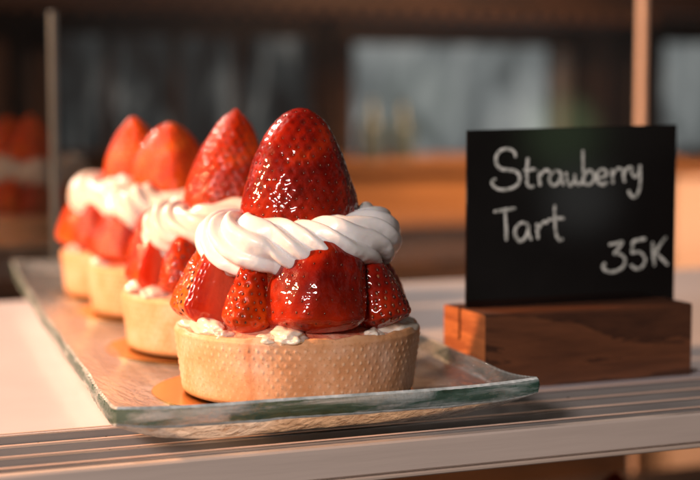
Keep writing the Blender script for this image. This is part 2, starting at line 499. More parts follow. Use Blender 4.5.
# ------------------------------------------------------------------ crust
def crust_mesh(nu=1100, nz=70, seed=3, name='crust'):
    rt, rb, h = 0.0402, 0.0378, 0.0208
    wall = 0.0026
    u = np.linspace(0, 2 * PI, nu, endpoint=False)
    nd = 84; rows = 8; pitch = 0.0022
    P = np.zeros((nu, nz, 3)); dot = np.zeros((nu, nz)); toast = np.zeros((nu, nz)); drip = np.zeros((nu, nz))
    s = np.linspace(0, 1, nz)
    prof = []
    for j, q in enumerate(s):          # outer wall up, over the rim, down inside
        if q < 0.70:
            f = q / 0.70
            z = h * f; r = rb + (rt - rb) * f
            if f < 0.06: r -= (0.06 - f) / 0.06 * 0.0009
            if f > 0.95: r -= ((f - 0.95) / 0.05) ** 2 * 0.0007
        elif q < 0.84:
            f = (q - 0.70) / 0.14; a = f * PI
            r = rt - 0.0007 - (wall - 0.0007) / 2 * (1 - math.cos(a)); z = h + 0.0007 * math.sin(a)
        else:
            f = (q - 0.84) / 0.16; r = rt - wall; z = h * (1 - f) + 0.004 * f
        prof.append((r, z))
    for j, (r, z) in enumerate(prof):
        x = np.cos(u); y = np.sin(u)
        base = np.stack([r * x, r * y, np.full(nu, z)], -1)
        low = vnoise(base, 45, seed, 3); fine = vnoise(base, 330, seed + 2, 3)
        disp = 0.0006 * low + 0.00010 * fine
        zz = np.full(nu, z)
        if s[j] < 0.70:
            dd = np.zeros(nu)
            for rw in range(rows):
                zc = 0.0025 + rw * pitch
                if abs(z - zc) > 0.0022: continue
                ang = (u / (2 * PI) * nd + 0.5 * (rw % 2)) % 1.0 - 0.5
                dx = ang * 2 * PI * r / nd
                dd = np.maximum(dd, np.exp(-((dx ** 2 + (z - zc) ** 2) / 0.00045 ** 2) ** 1.2))
            fade = np.clip(0.72 + 0.8 * vnoise(base, 60, seed + 9, 2), 0.28, 1)
            disp += 0.00028 * dd * fade
            dot[:, j] = dd * fade * 0.8
            toast[:, j] = np.clip((0.0035 - z) / 0.0035, 0, 1) * 0.8 + np.clip((z - (h - 0.0022)) / 0.0022, 0, 1) * 0.35
        else:
            zz = zz + 0.0011 * vnoise(base, 130, seed + 4, 3) * (1 if s[j] < 0.86 else 0)
            toast[:, j] = 0.25
        toast[:, j] = np.clip(toast[:, j] + 0.25 * np.clip(low, 0, 1), 0, 1)
        da = (u - (FRONT - R(20)) + PI) % (2 * PI) - PI
        wv = 0.0016 + 0.0005 * math.sin(z * 900)
        drip[:, j] = np.exp(-((da * r) / wv) ** 2) * (1 if s[j] < 0.72 else 0) * (0.5 + 0.5 * (z / h))
        P[:, j, 0] = (r + disp) * x; P[:, j, 1] = (r + disp) * y; P[:, j, 2] = zz
    mb = MB(); mb.grid(P, closed_u=True)
    # bottom disc
    b = len(mb.v); mb.v.append((0, 0, 0.0))
    for i in range(nu): mb.f.append((b, ((i + 1) % nu) * nz, i * nz)); mb.m.append(0)
    me = bpy.data.meshes.new(name); me.from_pydata(mb.v, [], mb.f)
    me.materials.append(M['crust']); me.polygons.foreach_set('use_smooth', [True] * len(mb.f))
    for nm, arr in (('dot', dot), ('toast', toast), ('drip', drip)):
        at = me.attributes.new(nm, 'FLOAT', 'POINT'); full = np.zeros(len(mb.v)); full[:arr.size] = arr.reshape(-1); at.data.foreach_set('value', full)
    me.update()
    return me

def filling_mesh(seed=1):
    n, m = 200, 60
    u = np.linspace(0, 2 * PI, n, endpoint=False); rr = np.linspace(0.0002, 0.0381, m)
    P = np.zeros((n, m, 3))
    for j, r in enumerate(rr):
        x = r * np.cos(u); y = r * np.sin(u)
        z = 0.0198 + 0.0048 * np.clip((0.0372 - r) / 0.011, 0, 1) ** 0.8
        b = np.stack([x, y, np.full(n, 0.0)], -1)
        P[:, j, 0] = x; P[:, j, 1] = y; P[:, j, 2] = z + 0.0006 * vnoise(b, 160, seed, 3)
    mb = MB(); mb.grid(P, closed_u=True)
    # inner mound that carries the whipped cream and the crowning berry
    prof = [(0.0195, 0.021), (0.0185, 0.030), (0.0165, 0.040), (0.0150, 0.048), (0.010, 0.0525), (0.0003, 0.054)]
    mb.lathe(prof, 80)
    return mb

def dollop_mesh(seed, sx, sy, sz):
    n, m = 60, 36
    u = np.linspace(0, 2 * PI, n, endpoint=False); v = np.linspace(-PI / 2, PI / 2, m)
    U, Vv = np.meshgrid(u, v, indexing='ij')
    D = np.stack([np.cos(U) * np.cos(Vv), np.sin(U) * np.cos(Vv), np.sin(Vv)], -1).reshape(-1, 3)
    r = 1 + 0.42 * vnoise(D, 1.5, seed, 2)
    P = D * r[:, None] * np.array([sx, sy, sz])
    mb = MB(); mb.grid(P.reshape(n, m, 3), closed_u=True)
    return mb

# ------------------------------------------------------------------ piped cream
def rope(path, rad, nseg, ridges=6, twist=2.4, depth=0.2, nv=72, flat=1.0, seed=0, up=Vector((0, 0, 1)), phase=0.0):
    """star-piped rope along path (K,3) with radius per point"""
    K = len(path); path = np.array(path); rad = np.array(rad)
    ts = np.linspace(0, K - 1, nseg)
    def cr(A, t):
        i = np.clip(np.floor(t).astype(int), 0, K - 2); f = t - i
        g = lambda q: A[np.clip(q, 0, K - 1)]
        p0, p1, p2, p3 = g(i - 1), g(i), g(i + 1), g(i + 2)
        f = f[:, None] if A.ndim > 1 else f
        return 0.5 * ((2 * p1) + (-p0 + p2) * f + (2 * p0 - 5 * p1 + 4 * p2 - p3) * f ** 2 + (-p0 + 3 * p1 - 3 * p2 + p3) * f ** 3)
    C = cr(path, ts); r = np.maximum(cr(rad, ts), 0.0002)
    T = np.gradient(C, axis=0); seg = np.linalg.norm(T, axis=1); T /= seg[:, None]
    Lc = np.cumsum(seg)
    Zu = np.array(up); A = np.cross(T, Zu); A /= np.linalg.norm(A, axis=1)[:, None]; B = np.cross(A, T)
    v = np.linspace(0, 2 * PI, nv, endpoint=False)
    P = np.zeros((nseg, nv, 3))
    rs = np.random.RandomState(seed)
    for i in range(nseg):
        wob = 1.1 * math.sin(Lc[i] * 230 + seed) + 0.9 * math.sin(Lc[i] * 111 + 2 * seed)
        ph = (ridges * v + twist * Lc[i] / 0.01 + phase + wob) / 2
        sv = np.abs(np.sin(ph))
        fq = (ph / PI) % 1.0; lobe = np.sin(PI * fq ** 1.55) ** 0.8
        dd = depth * (1 + 0.25 * math.sin(Lc[i] * 400 + seed * 3))
        rr = r[i] * (1 - dd + dd * 1.5 * lobe)
        P[i] = C[i] + rr[:, None] * (np.cos(v)[:, None] * A[i] + np.sin(v)[:, None] * B[i] * flat)
    P2 = P.reshape(-1, 3); P2 = P2 + 0.00025 * vnoise(P2, 260, seed, 2)[:, None]
    mb = MB(); mb.grid(P2.reshape(nseg, nv, 3), closed_v=True)
    for e_ in (0, nseg - 1):
        b = len(mb.v); mb.v.append(tuple(C[e_] - (T[e_] if e_ == 0 else -T[e_]) * r[e_] * 0.5))
        for j in range(nv):
            j2 = (j + 1) % nv
            mb.f.append((b, e_ * nv + j, e_ * nv + j2)); mb.m.append(0)
    return mb

def cream_ring(seed, z0=0.0475, rad=0.0105, rr=0.0222, start=37, turns=1.13, flip=1, vary=0.06, depth=0.17, lump=0.0):
    rs = np.random.RandomState(seed)
    path = []; rd = []
    n = 26
    for i in range(n):
        f = i / (n - 1)
        a = FRONT + R(start) + flip * 2 * PI * turns * f
        rq = rr + 0.0008 * math.sin(3 * a + seed) + 0.0006 * rs.uniform(-1, 1)
        z = z0 + 0.0008 * math.sin(2 * a + seed * 2) + 0.0035 * f
        w = rad * (1 + vary * rs.uniform(-1, 1)) * (1.0 - 0.03 * math.cos(a - FRONT)) * (1 + lump * math.cos(5 * a + seed))
        if i == 0: w = rad * 0.12; z -= 0.0100; rq += 0.0085
        elif i == 1: w = rad * 0.62; z -= 0.0045; rq += 0.0042
        elif i == 2: w = rad * 0.92; rq += 0.0012; z -= 0.001
        elif i == n - 1: w = rad * 0.22; rq -= 0.003; z += 0.001
        elif i == n - 2: w = rad * 0.6; rq -= 0.0015
        path.append((rq * math.cos(a), rq * math.sin(a), z)); rd.append(w)
    return rope(path, rd, 620, ridges=7, twist=7.6 * flip, depth=depth, nv=150, seed=seed, flat=0.98)

# ------------------------------------------------------------------ tart
def place_local(o, x, y, z, rz, lean_dir=0.0, lean=0.0, spin=0.0):
    """own axis spin, then lean by `lean` towards direction lean_dir"""
    S = Matrix.Rotation(spin, 4, 'Z')
    ax = Vector((-math.sin(lean_dir), math.cos(lean_dir), 0))
    Lm = Matrix.Rotation(lean, 4, ax)
    o.matrix_local = Matrix.Translation((x, y, z)) @ Lm @ Matrix.Rotation(rz, 4, 'Z') @ S

CRUST = crust_mesh()
FILL = None

def tart(name, label, loc, rz, top, ring, halves, dollops, hires, group):
    global FILL
    t = empty(name, loc, rz)
    tag(t, label, 'tart', group)
    link('crust', CRUST, t)
    if FILL is None:
        f = filling_mesh().build('filling', M['filling'], t); FILL = f.data
    else: link('filling', FILL, t)
    for (ang, r, z, sx, sy, sz, sd) in dollops:
        d = dollop_mesh(sd, sx, sy, sz).build('cream_dollop', M['dollop'], t)
        a = FRONT - rz + R(ang)
        d.location = (r * math.cos(a), r * math.sin(a), z); d.rotation_euler = (0, 0, a + sd)
    nu, nv = (220, 160) if hires else (110, 80)
    for h in halves:
        ang, r, z, H, Rr, face, lean, mat, kw, lab = h
        kw = dict(kw)
        half = kw.pop('half', 0.6)
        me = strawberry_mesh('strawberry_piece', H, Rr, int(abs(ang) * 3 + H * 1e5) % 9973, half=half, nu=nu, nv=nv, mat=mat, **kw)
        o = link('strawberry_piece', me, t)
        a = FRONT - rz + R(ang)
        place_local(o, r * math.cos(a), r * math.sin(a), z, FRONT - rz + R(face), a + PI, R(lean))
        if lab: o['label'] = lab
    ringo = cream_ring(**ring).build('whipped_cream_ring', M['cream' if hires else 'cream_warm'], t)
    ringo.rotation_euler = (0, 0, -rz)
    H, Rr, z, sd, mat, kw, tilt, tdir = top
    me = strawberry_mesh('crowning_strawberry', H, Rr, sd, nu=300 if hires else 140, nv=200 if hires else 100, mat=mat, **kw)
    o = link('crowning_strawberry', me, t)
    place_local(o, 0, 0, z, FRONT - rz, FRONT - rz + R(tdir), R(tilt))
    return t

G = 'strawberry tarts in a row on the glass tray'
big = dict(spacing=0.0037, dimple=0.0004)
halves1 = [
    # angle, radius, z, height, radius, facing of the outer side, lean inward
    (-84, 0.0325, 0.0215, 0.0320, 0.0105, -95, 12, 'berry_light', dict(spacing=0.0031, half=0.6, p=1.35, q=.72), None),
    (-58, 0.0305, 0.0215, 0.0340, 0.0120, -150, 13, 'berry_light', dict(spacing=0.0031, half=0.35, flat=.36, p=1.35, q=.72), 'bright red cut face turned to the viewer'),
    (-29, 0.0315, 0.0215, 0.0300, 0.0076, -22, 14, 'berry', dict(spacing=0.0031, half=0.2, dimple=0.0004, seed_size=.75, p=1.25, q=.75), 'small orange red strawberry with dark seeds'),
    (16, 0.0255, 0.0205, 0.0345, 0.0164, 18, 7, 'berry_dark', dict(spacing=0.0046, dimple=0.00010, seed_size=0.55, seed_raise=-0.00012, bend=0.17, bend_dir=1.57, wobble=0.09, p=1.9, q=0.55, half=.5), 'large deep red glossy strawberry half'),
    (60, 0.0290, 0.0205, 0.0280, 0.0125, 62, 14, 'berry_dark', dict(spacing=0.0030, p=1.6, q=.62, dimple=0.0004, seed_raise=.0001), None),
    (102, 0.0275, 0.0205, 0.0290, 0.0105, 102, 12, 'berry', dict(), None),
    (140, 0.0290, 0.0205, 0.0300, 0.0130, 140, 10, 'berry', dict(), None),
    (180, 0.0290, 0.0205, 0.0300, 0.0130, 180, 10, 'berry', dict(), None),
    (-142, 0.0290, 0.0205, 0.0300, 0.0120, -142, 10, 'berry', dict(), None),
    (-112, 0.0300, 0.0205, 0.0290, 0.0110, -112, 10, 'berry', dict(), None),
]
doll1 = [(-55, 0.0332, 0.0222, 0.0042, 0.0095, 0.0034, 3), (-38, 0.0355, 0.0212, 0.0026, 0.0042, 0.0018, 8), (-4, 0.0338, 0.0216, 0.0056, 0.0085, 0.0030, 5), (-14, 0.0352, 0.0210, 0.0030, 0.0050, 0.0016, 21),
         (66, 0.0345, 0.0218, 0.0040, 0.0090, 0.0028, 6), (44, 0.0352, 0.0211, 0.003, 0.0050, 0.0018, 7), (86, 0.0340, 0.0214, 0.003, 0.0060, 0.0022, 9), (-80, 0.0350, 0.0212, 0.003, 0.0060, 0.0018, 10)]
tart('strawberry_tart', 'sharp nearest strawberry tart at the tray front, next to the price sign', (0, 0, 0), 0,
     (0.0445, 0.0205, 0.0468, 21, 'berry_dark', dict(p=1.5, q=0.50, tm=0.12, spacing=0.0034, dimple=0.00022, wobble=0.055, seed_size=0.55, seed_raise=-0.00012), 2, 90),
     dict(seed=4, z0=0.0466, rad=0.0094, rr=0.0236, start=165, turns=1.05), halves1, doll1, True, G)

def rand_halves(seed, first):
    rs = random.Random(seed); L = list(first)
    a = first[-1][0] + 36
    while a < first[0][0] + 360 - 22:
        L.append((a, 0.0295, 0.0210, rs.uniform(.028, .032), rs.uniform(.0105, .013), a, 10, rs.choice(['berry', 'berry_light']), dict(), None))
        a += rs.uniform(32, 40)
    return L
# second tart
h2 = rand_halves(2, [(-88, 0.0300, 0.0210, 0.0300, 0.0100, -100, 9, 'berry', dict(), None),
     (-55, 0.0300, 0.0210, 0.0310, 0.0100, -150, 12, 'berry', dict(), None),
     (-28, 0.0315, 0.0215, 0.0270, 0.0090, -30, 14, 'berry', dict(half=.2), None),
     (10, 0.0290, 0.0210, 0.030, 0.012, 10, 10, 'berry', dict(), None)])
tart('strawberry_tart', 'second strawberry tart from the front with a pointed berry on top', (0.0069, 0.0963, 0), R(33),
     (0.0480, 0.0185, 0.0430, 32, 'berry', dict(p=1.5, q=0.70, dimple=0.0007), 5, 90),
     dict(seed=9, z0=0.0440, rad=0.0098, rr=0.0218, start=150, vary=0.08, depth=0.10, lump=0.16), h2, [(-45, 0.034, 0.0225, 0.004, 0.0065, 0.003, 11), (-75, 0.034, 0.0225, 0.004, 0.0065, 0.003, 12)], False, G)
h3 = rand_halves(3, [(-92, 0.0300, 0.0210, 0.0300, 0.0110, -92, 9, 'berry', dict(), None),
     (-52, 0.0300, 0.0210, 0.0300, 0.0110, -52, 12, 'berry', dict(), None),
     (-12, 0.0300, 0.0210, 0.030, 0.012, -12, 10, 'berry', dict(), None)])
tart('strawberry_tart', 'third strawberry tart from the front with a wide rounded berry on top', (0.0182, 0.2046, 0), R(77),
     (0.0400, 0.0190, 0.0445, 43, 'berry_light', dict(p=2.1, q=0.62, dimple=0.0010, spacing=0.0042), 4, -90),
     dict(seed=13, z0=0.0445, rad=0.0094, rr=0.0232, start=150, vary=0.08, depth=0.09, lump=0.17), h3, [(-60, 0.034, 0.0225, 0.004, 0.0065, 0.003, 14)], False, G)
h4 = rand_halves(4, [(-85, 0.0290, 0.0210, 0.0310, 0.0135, -80, 6, 'berry_light', dict(half=.2), None),
     (-42, 0.0300, 0.0210, 0.0300, 0.0120, -42, 12, 'berry', dict(), None)])
tart('strawberry_tart', 'rearmost strawberry tart on the tray, blurred, beside the back glass', (0.021, 0.2764, 0), R(128),
     (0.0430, 0.0175, 0.0430, 54, 'berry_light', dict(p=1.6, q=0.66, dimple=0.0010, spacing=0.0042), 5, -90),
     dict(seed=17, z0=0.0460, rad=0.0102, rr=0.0235, start=160, vary=0.08, depth=0.09, lump=0.17), h4, [(-60, 0.034, 0.0225, 0.004, 0.0065, 0.003, 15)], False, G)

# gold card discs under the tarts
def disc(x, y, lab):
    mb = MB(); n = 120
    mb.lathe([(0.0002, -0.0010), (0.0425, -0.0010), (0.0428, -0.0006), (0.0424, -0.0002), (0.0405, 0.0000 - 0.0004), (0.0002, -0.0004)], n)
    o = mb.build('cake_board', M['gold'], None, smooth=True, sharp=40); o.location = (x, y, 0)
    tag(o, lab, 'cake board', 'gold card discs under the tarts')
disc(-0.0050, 0.0012, 'gold card disc under the nearest strawberry tart')
disc(0.0025, 0.0955, 'gold card disc under the second tart from the front')
disc(0.0145, 0.2042, 'gold card disc under the third tart from the front')
disc(0.0178, 0.2758, 'gold card disc under the rearmost tart on the tray')

# ------------------------------------------------------------------ glass tray
def tray():
    FL = np.array([-0.0738, -0.0545]); FR = np.array([0.0580, -0.0560]); BL = np.array([-0.0275, 0.3640]); BR = np.array([0.1040, 0.3620])
    nu, nv = 150, 330
    def warp(s):   # denser towards the edges
        return 0.5 - 0.5 * np.cos(PI * s) * (0.55 + 0.45 * np.abs(np.cos(PI * s)))
    s = np.linspace(0, 1, nu); t = np.linspace(0, 1, nv)
    s = 0.5 * (s + (0.5 - 0.5 * np.cos(PI * s))); t = 0.5 * (t + (0.5 - 0.5 * np.cos(PI * t)))
    S, T = np.meshgrid(s, t, indexing='ij')
    P = (1 - S)[..., None] * ((1 - T)[..., None] * FL + T[..., None] * BL) + S[..., None] * ((1 - T)[..., None] * FR + T[..., None] * BR)
    W, Lg = 0.131, 0.42
    dx = np.minimum(S, 1 - S) * W; dy = np.minimum(T, 1 - T) * Lg
    # wavy outline
    flat = np.concatenate([P.reshape(-1, 2), np.zeros((nu * nv, 1))], 1)
    wv = vnoise(flat, 22, 5, 2).reshape(nu, nv); wv2 = vnoise(flat, 120, 6, 2).reshape(nu, nv)
    def lift(d, w): return np.clip(1 - d / w, 0, 1) ** 2
    z = 0.0072 * lift(dx, 0.030) + 0.0088 * lift(dy, 0.034)
    z = z - 0.0060 * lift(dx, 0.03) * lift(dy, 0.034)
    z = z + 0.0004 * wv * np.clip(lift(dx, .03) + lift(dy, .034), 0, 1)
    cx, cy = P.mean((0, 1))
    th = 0.0068
    zt = -0.0011 + z
    zb = -0.0081 + z * 0.98 + 0.0009 * lift(dx, 0.015) + 0.0009 * lift(dy, 0.015)
    zb = zb + 0.00035 * wv2 * (z > 0.0002) * np.clip(z / 0.002, 0, 1)
    top = np.dstack([P, zt]); bot = np.dstack([P, zb])
    # pull the under edge in a little and let the rim wander
    sh = 0.0014 * wv
    for A in (top, bot):
        A[:, 0, 1] += sh[:, 0]; A[:, -1, 1] += sh[:, -1]; A[0, :, 0] += sh[0, :]; A[-1, :, 0] += sh[-1, :]
    mb = MB(); mb.grid(top, mi=0); b = len(mb.v); mb.grid(bot, mi=1)
    ring = [(i, 0) for i in range(nu)] + [(nu - 1, j) for j in range(1, nv)] + [(i, nv - 1) for i in range(nu - 2, -1, -1)] + [(0, j) for j in range(nv - 2, 0, -1)]
    mid = []
    ctr = np.array([cx, cy])
    rows = [[i * nv + j for i, j in ring]]
    for f in (0.12, 0.5, 0.88):
        row = []
        for k_, (i, j) in enumerate(ring):
            p = top[i, j] * (1 - f) + bot[i, j] * f
            out = np.array([-1.0 if i == 0 else (1.0 if i == nu - 1 else 0), -1.0 if j == 0 else (1.0 if j == nv - 1 else 0)])
            out /= np.linalg.norm(out)
            am = {0.12: 0.0005, 0.5: 0.0009, 0.88: 0.0005}[f] + 0.0004 * float(wv2[i, j]) + 0.00025 * math.sin(k_ * 1.7 + f * 9)
            row.append(len(mb.v)); mb.v.append((float(p[0] + out[0] * am), float(p[1] + out[1] * am), float(p[2])))
        rows.append(row)
    rows.append([b + i * nv + j for i, j in ring])
    n = len(ring)
    for ri, (a, c) in enumerate(zip(rows[:-1], rows[1:])):
        for q in range(n):
            mb.f.append((a[q], a[(q + 1) % n], c[(q + 1) % n], c[q])); mb.m.append(3 if ri in (0, 3) else 2)
    o = mb.build('glass_tray', [M['tray_top'], M['tray_bot'], M['tray_edge'], M['arris']], None, smooth=True, sharp=50)
    tag(o, 'long thick clear glass tray with upturned green edges under the tarts', 'tray')
tray()

# ------------------------------------------------------------------ display case
SH = -0.0085
mb = MB(); mb.box(-0.6, 1.2, 0.0, 0.326, SH - 0.008, SH, bev=0.0004)
o = mb.build('display_shelf', M['shelf'], smooth=False)
tag(o, 'pinkish white smooth display shelf under the tray and the price sign', 'shelf')

rail = empty('sliding_door_track', (0, -0.027, SH))
tag(rail, 'long grey metal sliding door track along the front shelf edge', 'track')
def prism_x(prof, x0, x1):
    mb = MB(); n = len(prof)
    V = [(x, y, z) for x in (x0, x1) for y, z in prof]
    F = [(i, (i + 1) % n, n + (i + 1) % n, n + i) for i in range(n)] + [tuple(range(n)), tuple(range(2 * n - 1, n - 1, -1))]
    mb.add(V, F); return mb
# channel profile: ridges at the back, between the grooves and at the front lip
pr = []
def ridge(y, w, h, lo): return [(y + w, lo), (y + w - .0002, h - .0002), (y + w - .0004, h), (y - w + .0004, h), (y - w + .0002, h - .0002), (y - w, lo)]
top = [(-0.0006, -0.0105), (-0.0006, -0.0002), (-0.0010, 0.0), (-0.0022, 0.0), (-0.0024, -0.0020)]
lo = -0.0020
top += ridge(-0.0185, 0.0008, 0.0002, lo)
top += ridge(-0.0330, 0.0008, 0.0002, lo)
top += [(-0.0453, lo), (-0.0455, 0.0002), (-0.0459, 0.0005), (-0.0473, 0.0005), (-0.0477, 0.0002), (-0.0477, -0.0105)]
mbr = prism_x([(y + 0.027, z) for y, z in top], -0.6, 1.2)
mbr.build('groove_rail', M['alu'], rail, smooth=False)
mbf = MB(); mbf.box(-0.6, 1.2, -0.0523, -0.0481, -0.0098, 0.0000, bev=0.0006)
mbf.v = [(x, y + 0.027, z) for x, y, z in mbf.v]
mbf.build('front_face', M['alu_face'], rail, smooth=False)
mbf = MB(); mbf.box(-0.6, 1.2, -0.0529, -0.0481, -0.0114, -0.0100, bev=0.0004)
mbf.v = [(x, y + 0.027, z) for x, y, z in mbf.v]
mbf.build('lower_lip', M['post'], rail, smooth=False)
for yc in (-0.0016, -0.0185, -0.0330, -0.0466):  # added pale peach strips, painted highlights along the ridges
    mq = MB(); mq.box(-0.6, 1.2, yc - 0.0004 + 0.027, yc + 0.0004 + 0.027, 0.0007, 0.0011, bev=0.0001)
    mq.build('ridge_highlight', M['ridge'], rail, smooth=False)
# crumbs lying in the grooves: uncountable specks
rs = random.Random(5); mb = MB()
for i in range(130):
    x = rs.uniform(-0.14, 0.25); g = rs.choice([(-0.0105, -0.004), (-0.0105, -0.004), (-0.0315, -0.0205), (-0.0440, -0.035)])
    y = rs.uniform(*g) if rs.random() < .4 else g[0] + 0.0006
    s_ = rs.uniform(0.00012, 0.00042); n0 = 6
    V = [(x + s_ * rs.uniform(.7, 1.6) * math.cos(a), y + s_ * rs.uniform(.7, 1.3) * math.sin(a), SH + lo + hh) for hh in (0.00001, s_ * .9) for a in np.linspace(0, 2 * PI, n0, endpoint=False)]
    mb.add(V, [(j, (j + 1) % n0, n0 + (j + 1) % n0, n0 + j) for j in range(n0)] + [tuple(range(n0, 2 * n0))])
o = mb.build('crumbs', M['crumbs_slot_shade'], smooth=False)
tag(o, 'dark crumbs scattered in the grooves of the metal track', 'crumbs', kind='stuff')

# back glass of the case
pane = empty('back_glass', (0.35, 0.41, -0.2))
tag(pane, 'upright clear glass sheet of the display case behind the tarts, mirroring them', 'glass pane')
mb = MB(); mb.add([(-0.95, 0, -0.02), (1.05, 0, -0.02), (1.05, 0, 0.62), (-0.95, 0, 0.62)], [(0, 1, 2, 3)])
mb.build('glass_sheet', M['pane'], pane, smooth=False, fix=False)
mb = MB(); mb.box(-0.3465, -0.3420, -0.003, 0.003, 0.0, 0.345, bev=0.001)
mb.build('edge_strip', M['edge_grey'], pane, smooth=False)
mb = MB(); mb.box(0.0458, 0.0506, -0.003, 0.003, 0.0, 0.60, bev=0.001)
mb.build('corner_post', M['post_tan'], pane, smooth=False)
mb = MB(); mb.box(-0.95, 1.05, -0.008, 0.008, 0.145, 0.165, bev=0.001)
mb.build('bottom_channel', M['metal_dark'], pane, smooth=False)

# lower shelf of the case with two more tarts
mb = MB(); mb.box(-0.6, 1.2, -0.02, 0.40, -0.162, -0.154, bev=0.0004)
o = mb.build('lower_shelf', M['inside'], smooth=False)
tag(o, 'dark lower shelf inside the case below the metal track', 'shelf')
src = [o for o in bpy.data.objects if o.name.startswith('strawberry_tart') and o.parent is None]
def copy_tree(o, parent=None):
    c = o.copy(); col.objects.link(c)
    if parent: c.parent = parent
    for ch in [q for q in bpy.data.objects if q.parent == o]: copy_tree(ch, c)
    return c
c = copy_tree(src[1]); c.location = (0.172, 0.085, -0.154); c['label'] = 'strawberry tart on the dark lower shelf, only its berry tip showing'; c['group'] = 'strawberry tarts on the lower shelf'
mb = MB(); mb.box(0.232, 0.244, 0.05, 0.062, -0.154, SH - 0.0082, bev=0.001)
o = mb.build('shelf_upright', M['post'], smooth=False)
tag(o, 'slim pale upright between the lower shelf and the display shelf', 'upright')

# ------------------------------------------------------------------ price sign
sign = empty('price_sign', (0.1165, 0.0255, SH))
tag(sign, 'black board reading Strawberry Tart 35K held in a wooden block', 'sign')
bx0, bx1, by0, by1, bh = 0.0737, 0.1603, 0.0090, 0.0420, 0.0271
sy = 0.0290; st_, sd_ = 0.0017, 0.0115
y0, y1 = by0 - 0.0255, by1 - 0.0255; s0, s1 = sy - st_ / 2 - 0.0255, sy + st_ / 2 - 0.0255
e = 0.0007
prof = [(y0 + e, 0.0), (y0, e), (y0, bh - e), (y0 + e, bh), (s0, bh), (s0, bh - sd_), (s1, bh - sd_), (s1, bh), (y1 - e, bh), (y1, bh - e), (y1, e), (y1 - e, 0.0)]
mb = MB(); n = len(prof)
for x in (bx0 - 0.1165, bx1 - 0.1165): mb.v.extend([(x, y, z) for y, z in prof])
mb.f += [(i, (i + 1) % n, n + (i + 1) % n, n + i) for i in range(n)]
# end faces without the slot, as three convex pieces
for o_, flipf in ((0, 1), (n, -1)):
    for F in ((0, 1, 2, 3, 4, 5), (0, 5, 6, 11), (6, 7, 8, 9, 10, 11)):
        mb.f.append(tuple(o_ + i for i in F))
mb.m = [2 if 4 <= i <= 6 else 0 for i in range(n)] + [1] * 6  # slot walls get the dark crumb colour as painted shade
mb.build('wooden_base', [M['block'], M['block_end'], M['crumbs_slot_shade']], sign, smooth=False)
# board, a thin sheet standing in the slot
PX0, PX1 = 0.0760 - 0.1165, 0.1656 - 0.1165
ZB, ZTL, ZTR = bh - sd_ + 0.0003, 0.0831 - SH, 0.0848 - SH
yb0, yb1 = sy - 0.0007 - 0.0255, sy + 0.0007 - 0.0255
mb = MB()
b_ = 0.0003
Vf = [(PX0 + b_, ZB), (PX1 - b_, ZB), (PX1 - b_, ZTR - b_), (PX0 + b_, ZTL - b_)]
Vo = [(PX0, ZB), (PX1, ZB), (PX1, ZTR), (PX0, ZTL)]
V = [(x, yb0, z) for x, z in Vf] + [(x, yb0 + b_, z) for x, z in Vo] + [(x, yb1 - b_, z) for x, z in Vo] + [(x, yb1, z) for x, z in Vf]
F = [(3, 2, 1, 0), (12, 13, 14, 15)]
for r_ in range(3):
    for i in range(4): F.append((r_ * 4 + i, r_ * 4 + (i + 1) % 4, r_ * 4 + 4 + (i + 1) % 4, r_ * 4 + 4 + i))
mb.add(V, F)
board = mb.build('board', M['board'], sign, smooth=False)

strokes = [
    # S
    [(234,118),(230,104),(216,97),(198,100),(187,114),(187,132),(196,145),(214,149),(232,152),(243,164),(241,181),(228,193),(208,198),(190,196),(178,186),(177,176),(186,171)],
    # t
    [(264,118),(262,140),(261,165),(262,184),(269,192),(280,189)], [(250,151),(268,149),(284,148)],
    # r
    [(291,150),(292,170),(294,190)], [(293,170),(299,157),(309,150),(318,155)],
    # a
    [(347,157),(335,152),(323,158),(317,171),(320,184),(330,188),(341,180),(347,164),(347,156)], [(347,158),(348,176),(355,188)],
    # w
    [(360,155),(361,172),(366,186),(374,187),(381,176),(382,160)], [(382,165),(385,180),(392,187),(401,180),(404,166)],
    # b
    [(403,100),(403,130),(404,160),(405,188)], [(405,168),(413,155),(424,153),(432,163),(430,177),(420,187),(406,184)],
    # e
    [(441,170),(455,168),(465,162),(461,151),(450,149),(441,158),(438,172),(445,184),(456,187),(467,182)],
    # r
    [(478,148),(480,166),(482,185)], [(481,166),(487,154),(496,147),(504,151)],
    # r
    [(508,146),(510,164),(513,182)], [(511,163),(517,151),(526,144),(535,148)],
    # y
    [(532,143),(533,158),(540,168),(550,162),(554,148),(555,138)], [(555,139),(556,165),(554,192),(547,212),(537,218),(527,211),(524,201)],
    # Tart
    [(180,253),(205,249),(234,245)], [(207,250),(210,285),(211,326)],
    [(264,286),(252,281),(240,286),(232,300),(234,317),(244,327),(256,320),(263,304),(265,288)], [(265,286),(266,308),(273,325)],
    [(286,282),(287,302),(289,323)], [(288,303),(294,289),(304,280),(313,282)],
    [(330,236),(331,262),(332,295),(336,317),(343,325),(351,321)], [(312,275),(332,272),(355,270)],
    # 35K
    [(469,338),(488,335),(506,331),(498,345),(484,360),(501,362),(513,374),(510,391),(495,402),(476,406),(460,402),(454,392),(461,384)],
    [(570,323),(552,326),(535,331),(534,344),(532,358),(546,356),(561,362),(568,376),(562,391),(549,399),(536,396),(529,388)],
    [(588,331),(590,360),(593,392)], [(626,318),(610,338),(594,360)], [(597,358),(614,374),(631,389)],
]
